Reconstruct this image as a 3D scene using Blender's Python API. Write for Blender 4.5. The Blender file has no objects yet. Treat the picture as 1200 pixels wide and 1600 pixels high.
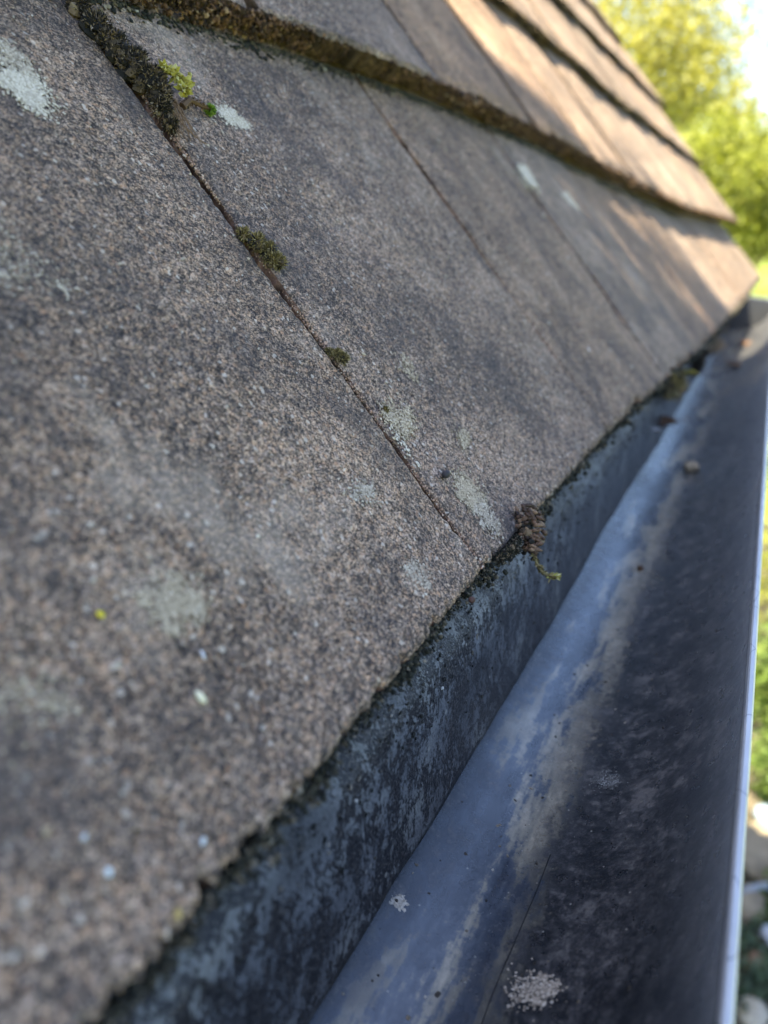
import bpy, math, random
import numpy as np
from mathutils import Matrix, Vector

# ------------------------------------------------------------------ frame of the place
# X runs along the eaves away from the camera, Y goes in towards the house, Z is up.
# The eaves edge passes through (0, 0, EH).
EH = 2.5
TH = math.radians(47.0)                       # roof pitch
CT, ST = math.cos(TH), math.sin(TH)
sc = bpy.context.scene
col = sc.collection

# ------------------------------------------------------------------ camera
cam_d = bpy.data.cameras.new('camera')
cam = bpy.data.objects.new('camera', cam_d)
col.objects.link(cam)
R = [[0.45076904, 0.31263014, -0.83610386],
     [-0.88825980, 0.24978229, -0.38549103],
     [0.08832783, 0.91644487, 0.39029091]]
CAM = Vector((-0.19235763, -0.05331895, EH + 0.09893919))
m = Matrix(R).to_4x4()
m.translation = CAM
cam.matrix_world = m
cam_d.sensor_fit = 'VERTICAL'
cam_d.sensor_height = 32.0
cam_d.lens = 32.0 * 1150.0 / 1600.0           # 23 mm
cam_d.clip_start = 0.005
cam_d.clip_end = 2000
cam_d.dof.use_dof = True
cam_d.dof.focus_distance = 0.218
cam_d.dof.aperture_fstop = 23.0 / 3.0         # a 3 mm entrance pupil, like a phone's
sc.camera = cam

# ------------------------------------------------------------------ sky and sun
SUN = Vector((-0.20, 0.36, 0.90)).normalized()  # direction towards the sun
w = bpy.data.worlds.new('World')
sc.world = w
w.use_nodes = True
wn = w.node_tree.nodes
sky = wn.new('ShaderNodeTexSky')
sky.sky_type = 'NISHITA'
sky.sun_disc = False
sky.sun_elevation = math.asin(SUN.z)
sky.sun_rotation = math.atan2(SUN.x, SUN.y)
sky.air_density = 0.8
sky.dust_density = 1.2
sky.ozone_density = 1.5
w.node_tree.links.new(sky.outputs[0], wn['Background'].inputs[0])
wn['Background'].inputs[1].default_value = 0.075
sun_d = bpy.data.lights.new('sun', 'SUN')
sun_d.energy = 5.0
sun_d.angle = math.radians(0.6)
sun_d.color = (1.0, 0.90, 0.66)
sun = bpy.data.objects.new('sun', sun_d)
sun.rotation_euler = SUN.to_track_quat('Z', 'Y').to_euler()
sun.location = (0, 0, 12)
col.objects.link(sun)
sc.view_settings.view_transform = 'Standard'
sc.view_settings.look = 'None'
sc.view_settings.exposure = 2.88
sc.view_settings.gamma = 1.0
sc.cycles.use_denoising = True
sc.cycles.max_bounces = 4
sc.cycles.diffuse_bounces = 3
sc.cycles.adaptive_threshold = 0.02

rng = np.random.default_rng(7)
random.seed(7)


# ------------------------------------------------------------------ helpers: node materials
class NT:
    def __init__(self, name):
        self.m = bpy.data.materials.new(name)
        self.m.use_nodes = True
        self.t = self.m.node_tree
        self.b = self.t.nodes['Principled BSDF']
        self.out = self.t.nodes['Material Output']

    def n(self, typ, **kw):
        nd = self.t.nodes.new(typ)
        for k, v in kw.items():
            setattr(nd, k, v)
        return nd

    def l(self, a, b):
        self.t.links.new(a, b)

    def set(self, sock, v):
        if hasattr(v, 'is_linked') or isinstance(v, bpy.types.NodeSocket):
            self.l(v, sock)
        else:
            sock.default_value = v

    def pos(self, scale=(1, 1, 1)):
        g = self.n('ShaderNodeNewGeometry').outputs['Position']
        if tuple(scale) == (1, 1, 1):
            return g
        mp = self.n('ShaderNodeMapping')
        mp.inputs['Scale'].default_value = scale
        self.l(g, mp.inputs['Vector'])
        return mp.outputs[0]

    def noise(self, vec, scale, detail=3, rough=0.55, dist=0.0):
        x = self.n('ShaderNodeTexNoise')
        x.inputs['Scale'].default_value = scale
        x.inputs['Detail'].default_value = detail
        x.inputs['Roughness'].default_value = rough
        x.inputs['Distortion'].default_value = dist
        self.l(vec, x.inputs['Vector'])
        return x.outputs['Fac']

    def vor(self, vec, scale, feature='F1'):
        x = self.n('ShaderNodeTexVoronoi', feature=feature)
        x.inputs['Scale'].default_value = scale
        self.l(vec, x.inputs['Vector'])
        return x

    def ramp(self, fac, stops, interp='LINEAR'):
        r = self.n('ShaderNodeValToRGB')
        r.color_ramp.interpolation = interp
        e = r.color_ramp.elements
        while len(e) < len(stops):
            e.new(0.5)
        for q, (p, c) in zip(e, stops):
            q.position = p
            q.color = (c, c, c, 1) if isinstance(c, (int, float)) else (*c, 1)
        self.l(fac, r.inputs[0])
        return r.outputs[0]

    def mix(self, f, a, b, mode='MIX'):
        x = self.n('ShaderNodeMix', data_type='RGBA', blend_type=mode)
        self.set(x.inputs[0], f)
        for s, v in ((x.inputs[6], a), (x.inputs[7], b)):
            if isinstance(v, (tuple, list)) and len(v) == 3:
                v = (*v, 1)
            self.set(s, v)
        return x.outputs[2]

    def math(self, op, a, b=0.0, c=None):
        x = self.n('ShaderNodeMath', operation=op)
        self.set(x.inputs[0], a)
        self.set(x.inputs[1], b)
        if c is not None:
            self.set(x.inputs[2], c)
        return x.outputs[0]

    def bump(self, h, dist, strength=1.0, normal=None):
        x = self.n('ShaderNodeBump')
        x.inputs['Strength'].default_value = strength
        x.inputs['Distance'].default_value = dist
        self.l(h, x.inputs['Height'])
        if normal:
            self.l(normal, x.inputs['Normal'])
        return x.outputs[0]

    def fin(self, color, rough=0.8, normal=None, spec=0.3):
        self.set(self.b.inputs['Base Color'], (*color, 1) if isinstance(color, tuple) else color)
        self.set(self.b.inputs['Roughness'], rough)
        self.b.inputs['Specular IOR Level'].default_value = spec
        if normal:
            self.l(normal, self.b.inputs['Normal'])
        return self.m


def island_mat(name, stops, rough=0.8, spec=0.3, transl=0.0, tcol=None):
    """every crumb or leaf of a clump takes its own shade from a ramp of colours"""
    t = NT(name)
    g = t.n('ShaderNodeNewGeometry')
    c = t.ramp(g.outputs['Random Per Island'], stops)
    t.fin(c, rough, None, spec)
    if transl:
        tr = t.n('ShaderNodeBsdfTranslucent')
        t.l(t.mix(1.0, c, tcol or (1, 1, 0.5), 'MULTIPLY'), tr.inputs[0])
        mx = t.n('ShaderNodeMixShader')
        mx.inputs[0].default_value = transl
        t.l(t.b.outputs[0], mx.inputs[1])
        t.l(tr.outputs[0], mx.inputs[2])
        t.l(mx.outputs[0], t.out.inputs[0])
    return t.m


# ------------------------------------------------------------------ helpers: geometry
def U(s, v, n=0.0):
    """roof coordinates (along eaves, up the slope, out of the roof) to the world"""
    s, v, n = np.broadcast_arrays(np.asarray(s, float), np.asarray(v, float), np.asarray(n, float))
    return np.stack([s, v * CT - n * ST, EH + v * ST + n * CT], -1)


def tab(t):
    xs = np.array([a for a, b in t]); ys = np.array([b for a, b in t])
    return lambda s: np.interp(s, xs, ys)


V0 = tab([(-.8, -.006), (-.15, -.0035), (0, 0), (.18, 0), (.35, -.005), (.6, -.013), (1.2, -.022), (2.4, -.030)])
V1 = tab([(-.8, .212), (-.2, .2135), (.03, .2180), (.12, .2223), (.2, .2245), (.31, .222), (.47, .213), (.75, .190), (1.22, .160), (2.4, .138)])
GK = tab([(-.8, .2165), (.5, .2165), (2.4, .188)])
TT = 0.0135                                   # tile thickness
LIFT = {(0, -1): 0.0, (0, 0): 0.0004, (0, 1): 0.0010, (0, 2): .0027, (0, 3): .0008, (0, 4): .0020}


def VK(k, s):
    return V0(s) if k == 0 else V1(s) + (k - 1) * GK(s)


def NK(k, s):
    return np.maximum(0, s) * (.009 if k == 0 else .018)


def surf(s, v, k=0):
    """height of the tile surface of course k above the roof plane"""
    g = VK(k + 1, s) - VK(k, s)
    i = np.floor(np.asarray(s) / .1825).astype(int)
    lift = np.array([LIFT.get((k, int(a)), 0.0) for a in np.atleast_1d(i)])
    lift = lift.reshape(np.shape(i)) if np.shape(i) else float(lift[0])
    return NK(k, s) + lift - (v - VK(k, s)) * TT / g


class MB:
    def __init__(self):
        self.v, self.f, self.mi, self.n = [], [], [], 0

    def add(self, verts, faces, mi=0):
        verts = np.asarray(verts, float).reshape(-1, 3)
        self.v.append(verts)
        for fa in faces:
            fa = np.asarray(fa) + self.n
            self.f += fa.tolist()
            self.mi += [mi] * len(fa)
        self.n += len(verts)

    def mesh(self, name, mats, origin=(0, 0, 0), smooth=False):
        v = np.concatenate(self.v) - np.asarray(origin)
        me = bpy.data.meshes.new(name)
        me.from_pydata(v.tolist(), [], self.f)
        for mt in (mats if isinstance(mats, (list, tuple)) else [mats]):
            me.materials.append(mt)
        if any(self.mi):
            me.polygons.foreach_set('material_index', self.mi)
        if smooth:
            me.polygons.foreach_set('use_smooth', [True] * len(me.polygons))
        me.update()
        return me

    def build(self, name, mats, parent=None, origin=(0, 0, 0), smooth=False):
        o = bpy.data.objects.new(name, self.mesh(name, mats, origin, smooth))
        col.objects.link(o)
        if parent is not None:
            o.parent = parent
            o.location = Vector(origin) - parent.location
        else:
            o.location = origin
        return o


def tag(o, label=None, cat=None, group=None, kind=None):
    if label: o['label'] = label
    if cat: o['category'] = cat
    if group: o['group'] = group
    if kind: o['kind'] = kind
    return o


def empty(name, loc):
    o = bpy.data.objects.new(name, None)
    o.empty_display_size = .05
    o.location = loc
    col.objects.link(o)
    return o


_t = (1 + 5 ** .5) / 2
ICO = np.array([(-1, _t, 0), (1, _t, 0), (-1, -_t, 0), (1, -_t, 0), (0, -1, _t), (0, 1, _t), (0, -1, -_t), (0, 1, -_t), (_t, 0, -1), (_t, 0, 1), (-_t, 0, -1), (-_t, 0, 1)]) / 1.902
ICF = np.array([(0, 11, 5), (0, 5, 1), (0, 1, 7), (0, 7, 10), (0, 10, 11), (1, 5, 9), (5, 11, 4), (11, 10, 2), (10, 7, 6), (7, 1, 8), (3, 9, 4), (3, 4, 2), (3, 2, 6), (3, 6, 8), (3, 8, 9), (4, 9, 5), (2, 4, 11), (6, 2, 10), (8, 6, 7), (9, 8, 1)])


def unit(a):
    return a / np.maximum(1e-12, np.linalg.norm(a, axis=-1, keepdims=True))


def frames(nrm):
    """two random directions square to each normal"""
    r = rng.normal(size=nrm.shape)
    a = unit(np.cross(nrm, r))
    return a, np.cross(nrm, a)


def crumbs(mb, c, size, nrm=(0, 0, 1), flat=1.0, jit=.3, elong=1.0, mi=0):
    c = np.asarray(c, float); N = len(c)
    size = np.broadcast_to(np.asarray(size, float), (N,))
    nrm = unit(np.broadcast_to(np.asarray(nrm, float), (N, 3)))
    a, b = frames(nrm)
    k = ICO[None] * (1 + rng.uniform(-jit, jit, (N, 12, 1)))
    e = rng.uniform(1, elong, (N, 1, 1)) if elong > 1 else 1.0
    p = (k[..., :1] * a[:, None] * e + k[..., 1:2] * b[:, None] + k[..., 2:] * flat * nrm[:, None]) * size[:, None, None] + c[:, None]
    f = (ICF[None] + (np.arange(N) * 12)[:, None, None]).reshape(-1, 3)
    mb.add(p, [f], mi)


def blades(mb, base, dirn, ln, wd, curl=.3, up=(0, 0, 1), cup=0.0, mi=0):
    base = np.asarray(base, float); N = len(base)
    d = unit(np.asarray(dirn, float))
    ln = np.broadcast_to(np.asarray(ln, float), (N,))[:, None]
    wd = np.broadcast_to(np.asarray(wd, float), (N,))[:, None]
    side, nn = frames(d)
    bend = nn * ln * curl
    m1 = base + d * ln * .45 + bend * .45
    tip = base + d * ln + bend * rng.uniform(-.3, .6, (N, 1))
    fold = nn * wd * cup
    p = np.stack([base - side * wd * .3, base + side * wd * .3, m1 + side * wd * .5 - fold, m1 - side * wd * .5 - fold, tip, m1], 1)
    o = (np.arange(N) * 6)[:, None]
    tri = np.concatenate([o + [0, 1, 5], o + [1, 2, 5], o + [2, 4, 5], o + [4, 3, 5], o + [3, 0, 5]])
    mb.add(p, [tri], mi)


def tube(mb, pts, rad, seg=6, cap=True, mi=0):
    pts = np.asarray(pts, float); n = len(pts)
    rad = np.broadcast_to(np.asarray(rad, float), (n,))
    tg = unit(np.gradient(pts, axis=0))
    ref = np.array((0, 0, 1.0)) if abs(tg[0][2]) < .9 else np.array((1.0, 0, 0))
    a = unit(np.cross(tg, ref)); b = np.cross(tg, a)
    th = np.linspace(0, 2 * math.pi, seg, endpoint=False)
    ring = pts[:, None] + (np.cos(th)[None, :, None] * a[:, None] + np.sin(th)[None, :, None] * b[:, None]) * rad[:, None, None]
    i = np.arange(n - 1)[:, None] * seg; j = np.arange(seg)[None]; j2 = (j + 1) % seg
    q = np.stack([i + j, i + j2, i + seg + j2, i + seg + j], -1).reshape(-1, 4)
    fs = [q]
    mb.add(ring, fs, mi)
    if cap:
        base = mb.n - n * seg
        mb.f += [list(range(base, base + seg))[::-1], list(range(base + (n - 1) * seg, base + n * seg))]
        mb.mi += [mi, mi]


def smooth1(a, k):
    ker = np.hanning(k + 2)[1:-1]; ker /= ker.sum()
    p = np.pad(a, (k, k), mode='reflect')
    return np.convolve(p, ker, 'same')[k:-k]


def field(nx, ny, k):
    """smooth random field of unit spread, feature size about k cells"""
    cx, cy = max(3, int(nx / k) + 3), max(3, int(ny / k) + 3)
    g = rng.normal(size=(cx, cy))
    x = np.linspace(0, cx - 2.001, nx); y = np.linspace(0, cy - 2.001, ny)
    xi, yi = x.astype(int), y.astype(int)
    fx, fy = (x - xi)[:, None], (y - yi)[None]
    fx, fy = fx * fx * (3 - 2 * fx), fy * fy * (3 - 2 * fy)
    g00 = g[xi][:, yi]; g10 = g[xi + 1][:, yi]; g01 = g[xi][:, yi + 1]; g11 = g[xi + 1][:, yi + 1]
    return (g00 * (1 - fx) + g10 * fx) * (1 - fy) + (g01 * (1 - fx) + g11 * fx) * fy


# ------------------------------------------------------------------ materials
def tile_mat():
    t = NT('sanded_tile')
    p = t.pos()
    g1 = t.vor(p, 2300)
    g2 = t.vor(p, 1000)
    sep1 = t.n('ShaderNodeSeparateColor'); t.l(g1.outputs['Color'], sep1.inputs[0])
    sep2 = t.n('ShaderNodeSeparateColor'); t.l(g2.outputs['Color'], sep2.inputs[0])
    cl = t.noise(p, 640, 2, .6)                       # grains gather in small clusters
    mid = t.noise(p, 260, 3, .65)
    big = t.noise(p, 20, 2, .55)
    k = t.math('MULTIPLY_ADD', sep1.outputs[0], .58, t.math('MULTIPLY', sep2.outputs[0], .22))
    k = t.math('ADD', k, t.math('MULTIPLY', t.math('SUBTRACT', cl, .5), .60))
    k = t.math('ADD', k, t.math('MULTIPLY', t.math('SUBTRACT', mid, .5), .62))
    k = t.math('ADD', k, t.math('MULTIPLY', t.math('SUBTRACT', big, .5), .34))
    k = t.math('ADD', k, .06)
    grain = t.ramp(k, [(0.06, (.020, .017, .016)), (.33, (.068, .055, .047)), (.52, (.180, .134, .102)), (.70, (.335, .242, .175)), (.95, (.52, .40, .30))])
    hue = t.ramp(sep2.outputs[1], [(0, (.93, .97, 1.06)), (.5, (1, 1, 1)), (1, (1.10, .98, .88))])
    c = t.mix(1.0, grain, hue, 'MULTIPLY')
    # scattered pale and rusty grains of sand
    pale = t.math('GREATER_THAN', sep2.outputs[2], .985)
    c = t.mix(t.math('MULTIPLY', pale, .55), c, (.58, .52, .45))
    rust = t.math('GREATER_THAN', sep2.outputs[0], .982)
    c = t.mix(t.math('MULTIPLY', rust, .45), c, (.34, .19, .11))
    # thin grey bloom of lichen in drifts, soot in darker ones
    dr = t.noise(t.pos((1.5, 1, 1)), 14, 6, .70, .3)
    d2 = t.noise(t.pos((1.3, 1, 1)), 33, 4, .65)
    dd = t.math('MULTIPLY_ADD', dr, .65, t.math('MULTIPLY', d2, .35))
    c = t.mix(t.ramp(dd, [(.54, 0), (.70, .58)]), c, (.36, .305, .255))
    c = t.mix(t.ramp(dd, [(.36, .74), (.52, 0)]), c, (.040, .038, .042))
    oi = t.n('ShaderNodeObjectInfo')
    c = t.mix(1.0, c, oi.outputs['Color'], 'MULTIPLY')
    h = t.math('MULTIPLY_ADD', sep1.outputs[1], 1.0, t.math('MULTIPLY', cl, 1.3))
    return t.fin(c, .9, t.bump(h, .00032, .8), .2)


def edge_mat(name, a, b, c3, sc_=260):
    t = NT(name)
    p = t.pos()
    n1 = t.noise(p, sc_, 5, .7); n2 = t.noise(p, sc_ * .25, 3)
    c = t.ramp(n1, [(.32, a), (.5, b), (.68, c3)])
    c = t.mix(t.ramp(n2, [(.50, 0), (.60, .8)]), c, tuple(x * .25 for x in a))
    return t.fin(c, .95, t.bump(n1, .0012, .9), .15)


M_TILE = tile_mat()
M_TERRA = edge_mat('chipped_terracotta', (.11, .066, .05), (.29, .165, .118), (.48, .29, .21), 330)
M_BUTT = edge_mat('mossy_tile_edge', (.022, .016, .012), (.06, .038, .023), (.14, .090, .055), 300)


def gutter_mat():
    t = NT('weathered_gutter_plastic')
    g = t.n('ShaderNodeNewGeometry')
    sp = t.n('ShaderNodeSeparateXYZ'); t.l(g.outputs['Position'], sp.inputs[0])
    p = g.outputs['Position']
    st = t.pos((.22, 1, 1))
    fine = t.noise(p, 1100, 2, .7)
    blot = t.noise(p, 90, 5, .72)
    strk = t.noise(st, 150, 4, .65)
    mot = t.noise(p, 380, 4, .72)
    kk = t.math('MULTIPLY_ADD', blot, .6, t.math('MULTIPLY', mot, .4))
    base = t.ramp(kk, [(.38, (.004, .004, .006)), (.465, (.012, .012, .014)), (.535, (.038, .036, .037)), (.61, (.105, .096, .090))])
    base = t.mix(t.math('MULTIPLY', t.ramp(fine, [(.55, 0), (.72, 1)]), .35), base, (.14, .12, .105))
    # silty bed left by water along the bottom, shade and sky blue painted in
    d = t.math('ABSOLUTE', t.math('ADD', sp.outputs[1], .0205))
    d = t.math('ADD', d, t.math('MULTIPLY', t.math('SUBTRACT', strk, .5), .016))
    d = t.math('ADD', d, t.math('MULTIPLY', t.math('SUBTRACT', mot, .5), .022))
    d = t.math('ADD', d, t.math('MULTIPLY', t.math('SUBTRACT', blot, .5), .022))
    bed = t.ramp(t.math('MULTIPLY', d, 40), [(.28, 1), (.80, 0)])
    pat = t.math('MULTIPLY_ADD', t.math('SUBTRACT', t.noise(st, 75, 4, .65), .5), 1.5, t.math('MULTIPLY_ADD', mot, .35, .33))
    pat = t.math('ADD', pat, t.math('MULTIPLY', t.math('ADD', sp.outputs[1], .022), -9.0))  # darkens the colour towards the felt, painting shade into the crease
    silt_and_shade = t.ramp(pat, [(.32, (.022, .026, .038)), (.43, (.038, .048, .068)), (.51, (.075, .085, .105)), (.58, (.24, .215, .165)), (.70, (.44, .38, .28))])
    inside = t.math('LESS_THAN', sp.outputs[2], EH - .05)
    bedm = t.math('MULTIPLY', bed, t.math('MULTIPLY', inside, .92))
    c = t.mix(bedm, base, silt_and_shade)
    spk = t.vor(p, 800); ss = t.n('ShaderNodeSeparateColor'); t.l(spk.outputs['Color'], ss.inputs[0])
    dot = t.math('MULTIPLY', t.math('GREATER_THAN', ss.outputs[0], .985), t.math('LESS_THAN', spk.outputs['Distance'], .25))
    c = t.mix(t.math('MULTIPLY', dot, .7), c, (.35, .33, .28))
    r = t.math('MULTIPLY_ADD', t.noise(p, 160, 3, .65), .4, .12)
    r = t.math('SUBTRACT', r, t.math('MULTIPLY', bedm, .10))
    t.b.inputs['Sheen Weight'].default_value = .25
    t.b.inputs['Sheen Roughness'].default_value = .35
    t.b.inputs['Sheen Tint'].default_value = (.9, .92, .95, 1)
    # clear coat lifts the sky gleam, cut back beside the felt as painted shade
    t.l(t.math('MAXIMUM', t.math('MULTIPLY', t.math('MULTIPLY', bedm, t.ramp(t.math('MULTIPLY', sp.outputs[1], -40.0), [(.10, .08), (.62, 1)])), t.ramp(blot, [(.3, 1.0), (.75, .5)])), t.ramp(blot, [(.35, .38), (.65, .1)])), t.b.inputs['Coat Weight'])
    t.b.inputs['Coat Roughness'].default_value = .20
    t.b.inputs['Coat IOR'].default_value = 1.7
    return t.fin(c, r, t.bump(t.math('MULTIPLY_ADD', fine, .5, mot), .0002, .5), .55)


def lip_mat():
    t = NT('sky_gleam_gutter_edge')
    p = t.pos((.3, 1, 1))
    n = t.noise(p, 160, 4, .6)
    v = t.vor(t.pos((.5, 1, 1)), 70, 'DISTANCE_TO_EDGE')
    c = t.ramp(n, [(.3, (.40, .42, .45)), (.7, (.54, .55, .57))])  # pale blue-grey paints the sky's gleam onto the rim
    cr = t.math('MULTIPLY', t.math('LESS_THAN', v.outputs['Distance'], .008), .55)
    c = t.mix(cr, c, (.12, .13, .17))
    return t.fin(c, .38, t.bump(n, .0003, .3), .5)


def felt_mat():
    t = NT('weathered_eaves_felt')
    p = t.pos((1, 1, .6))
    a = t.noise(p, 170, 7, .80)
    b = t.noise(p, 900, 3, .7)
    f = t.noise(t.pos(), 1300, 2, .6)
    k = t.math('ADD', t.math('MULTIPLY', a, .55), t.math('MULTIPLY', b, .30))
    k = t.math('ADD', k, t.math('MULTIPLY', t.noise(t.pos(), 45, 2, .5), .15))
    flake = t.ramp(k, [(.500, 0), (.516, 1)])
    bare = t.ramp(f, [(.36, (.006, .006, .006)), (.52, (.020, .018, .017)), (.62, (.07, .060, .050)), (.78, (.24, .205, .16))])
    skin = t.ramp(t.noise(t.pos(), 34, 3), [(.35, (.09, .088, .086)), (.5, (.18, .176, .168)), (.65, (.27, .26, .225))])
    c = t.mix(t.math('MULTIPLY', flake, t.ramp(f, [(.36, .62), (.55, .95)])), bare, skin)
    # green algae just under the tile edge
    sp = t.n('ShaderNodeSeparateXYZ'); t.l(t.n('ShaderNodeNewGeometry').outputs['Position'], sp.inputs[0])
    al = t.math('ADD', t.math('MULTIPLY', t.math('SUBTRACT', sp.outputs[2], EH - .021), 55), t.math('MULTIPLY', t.math('SUBTRACT', a, .5), 3.0))
    c = t.mix(t.ramp(al, [(.2, 0), (.9, .75)]), c, (.030, .036, .020))
    spk = t.vor(t.pos(), 420); ss = t.n('ShaderNodeSeparateColor'); t.l(spk.outputs['Color'], ss.inputs[0])
    dot = t.math('MULTIPLY', t.math('GREATER_THAN', ss.outputs[0], .975), t.math('LESS_THAN', spk.outputs['Distance'], .3))
    c = t.mix(t.math('MULTIPLY', dot, .7), c, (.36, .33, .27))
    return t.fin(c, t.ramp(flake, [(0, .38), (1, .6)]), t.bump(t.math('ADD', t.math('MULTIPLY', flake, .6), t.math('MULTIPLY', f, .7)), .0006, .9), .35)


M_GUT, M_LIP, M_FELT = gutter_mat(), lip_mat(), felt_mat()


def plain(name, c, rough=.8, scale=40, var=.35, bump=.002, spec=.3):
    t = NT(name)
    n = t.noise(t.pos(), scale, 5, .65)
    c0 = tuple(x * (1 - var) for x in c); c1 = tuple(x * (1 + var) for x in c)
    return t.fin(t.ramp(n, [(.3, c0), (.7, c1)]), rough, t.bump(n, bump, .6), spec)


M_WALL = plain('pale_render', (.55, .50, .43), .9, 60)
M_WOOD = plain('painted_wood', (.06, .06, .065), .6, 30)
M_DECK = plain('dark_roof_boarding', (.03, .025, .02), .9, 30)
M_BLACKPL = plain('dark_plastic_fitting', (.05, .052, .058), .42, 200, .3, .0004, .5)

MOSS_DARK = island_mat('dark_moss', [(0, (.008, .008, .007)), (.45, (.022, .018, .013)), (.70, (.085, .060, .036)), (.90, (.18, .125, .07)), (1, (.32, .26, .19))])
MOSS_OLIVE = island_mat('olive_moss', [(0, (.06, .050, .022)), (.4, (.16, .125, .05)), (.75, (.28, .215, .09)), (1, (.44, .36, .21))], transl=.2)
MOSS_BROWN = island_mat('golden_brown_moss', [(0, (.012, .008, .006)), (.4, (.050, .028, .018)), (.7, (.125, .066, .038)), (.93, (.23, .13, .072)), (1, (.34, .25, .17))])
MOSS_DRY = island_mat('dried_brown_moss', [(0, (.022, .012, .008)), (.4, (.065, .035, .021)), (.75, (.135, .078, .044)), (1, (.28, .19, .11))], .6, .35)
MOSS_LIME = island_mat('yellow_green_frond', [(0, (.26, .22, .05)), (.5, (.50, .45, .10)), (1, (.66, .60, .32))], .6, .3, .35)
MOSS_GREEN = island_mat('bright_green_moss', [(0, (.07, .14, .012)), (.5, (.15, .28, .03)), (1, (.30, .40, .08))], .6, .3, .3)
GRIT_EAVE = island_mat('eaves_grit', [(0, (.006, .007, .005)), (.5, (.018, .019, .012)), (.75, (.055, .048, .030)), (.94, (.14, .11, .07)), (.99, (.24, .20, .15)), (1, (.42, .40, .34))])
GRIT_JOINT = island_mat('joint_grit', [(0, (.03, .024, .02)), (.25, (.09, .062, .046)), (.55, (.25, .15, .10)), (.9, (.48, .30, .21)), (1, (.58, .50, .40))])
SPECK = island_mat('pale_specks', [(0, (.26, .22, .17)), (.5, (.40, .35, .28)), (.8, (.44, .33, .20)), (1, (.58, .53, .46))])
LICH_GREY = island_mat('grey_green_lichen', [(0, (.15, .118, .08)), (.35, (.29, .235, .165)), (.75, (.42, .345, .255)), (1, (.57, .48, .37))], .95, .1)
LICH_BEIGE = island_mat('beige_lichen', [(0, (.16, .13, .10)), (.4, (.31, .26, .205)), (.8, (.42, .36, .29)), (1, (.54, .48, .40))], .95, .1)
LICH_WHITE = island_mat('white_lichen', [(0, (.30, .26, .205)), (.5, (.46, .405, .33)), (1, (.64, .575, .48))], .95, .1)
M_TWIG = plain('dry_stem', (.17, .10, .05), .7, 800, .4, .0002)
M_HAIR = plain('dark_fibre', (.012, .012, .014), .5, 300, .2, .0001)

# ------------------------------------------------------------------ ground
def ground_mat():
    t = NT('lawn')
    p = t.pos()
    a = t.noise(p, .5, 4, .6); b = t.noise(p, 30, 4, .7)
    c = t.ramp(t.math('ADD', t.math('MULTIPLY', a, .5), t.math('MULTIPLY', b, .5)), [(.35, (.075, .105, .018)), (.5, (.13, .165, .028)), (.65, (.20, .215, .05))])
    return t.fin(c, .9, t.bump(b, .03, .7), .2)


def bed_mat():
    t = NT('stony_soil')
    p = t.pos()
    a = t.noise(p, 9, 5, .7); b = t.vor(p, 60)
    c = t.ramp(a, [(.35, (.025, .022, .014)), (.5, (.06, .05, .032)), (.62, (.12, .10, .07))])
    s = t.n('ShaderNodeSeparateColor'); t.l(b.outputs['Color'], s.inputs[0])
    c = t.mix(t.math('MULTIPLY', t.math('GREATER_THAN', s.outputs[0], .8), .5), c, (.16, .14, .11))
    return t.fin(c, .95, t.bump(b.outputs['Distance'], .03, .7), .2)


mb = MB()
gx = np.concatenate([np.linspace(-600, -20, 12), np.linspace(-12, 40, 40), np.linspace(50, 900, 14)])
gy = np.concatenate([np.linspace(-600, -20, 12), np.linspace(-12, 20, 24), np.linspace(30, 600, 12)])
X, Yg = np.meshgrid(gx, gy, indexing='ij')
Z = .12 * np.sin(X * .21) * np.cos(Yg * .17) * np.clip((np.hypot(X - 1, Yg) - 6) / 10, 0, 1)
idx = np.arange(X.size).reshape(X.shape)
q = np.stack([idx[:-1, :-1], idx[1:, :-1], idx[1:, 1:], idx[:-1, 1:]], -1).reshape(-1, 4)
mb.add(np.stack([X, Yg, Z], -1), [q])
tag(mb.build('ground', ground_mat(), smooth=True), kind='structure')
mb = MB()
gx = np.linspace(-2, 7.5, 120); gy = np.linspace(-1.35, .35, 24)
X, Yg = np.meshgrid(gx, gy, indexing='ij')
Z = .012 + .018 * np.abs(field(120, 24, 3)) + 0.02 * field(120, 24, 12).clip(0)
Yg = Yg + np.where(np.arange(24) == 0, 1, 0)[None] * field(120, 24, 4) * .08
idx = np.arange(X.size).reshape(X.shape)
q = np.stack([idx[:-1, :-1], idx[1:, :-1], idx[1:, 1:], idx[:-1, 1:]], -1).reshape(-1, 4)
mb.add(np.stack([X, Yg, Z], -1), [q])
tag(mb.build('garden_bed', bed_mat()), kind='structure')

# ------------------------------------------------------------------ the house and its roof of tiles
house = tag(empty('house', (0, 0, 0)), 'low house under a weathered grey-brown tiled roof', 'house')


def box(mb, x0, x1, y0, y1, z0, z1, mi=0):
    v = [(x, y, z) for x in (x0, x1) for y in (y0, y1) for z in (z0, z1)]
    mb.add(v, [np.array([(0, 1, 3, 2), (4, 6, 7, 5), (0, 4, 5, 1), (2, 3, 7, 6), (0, 2, 6, 4), (1, 5, 7, 3)])], mi)


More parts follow.
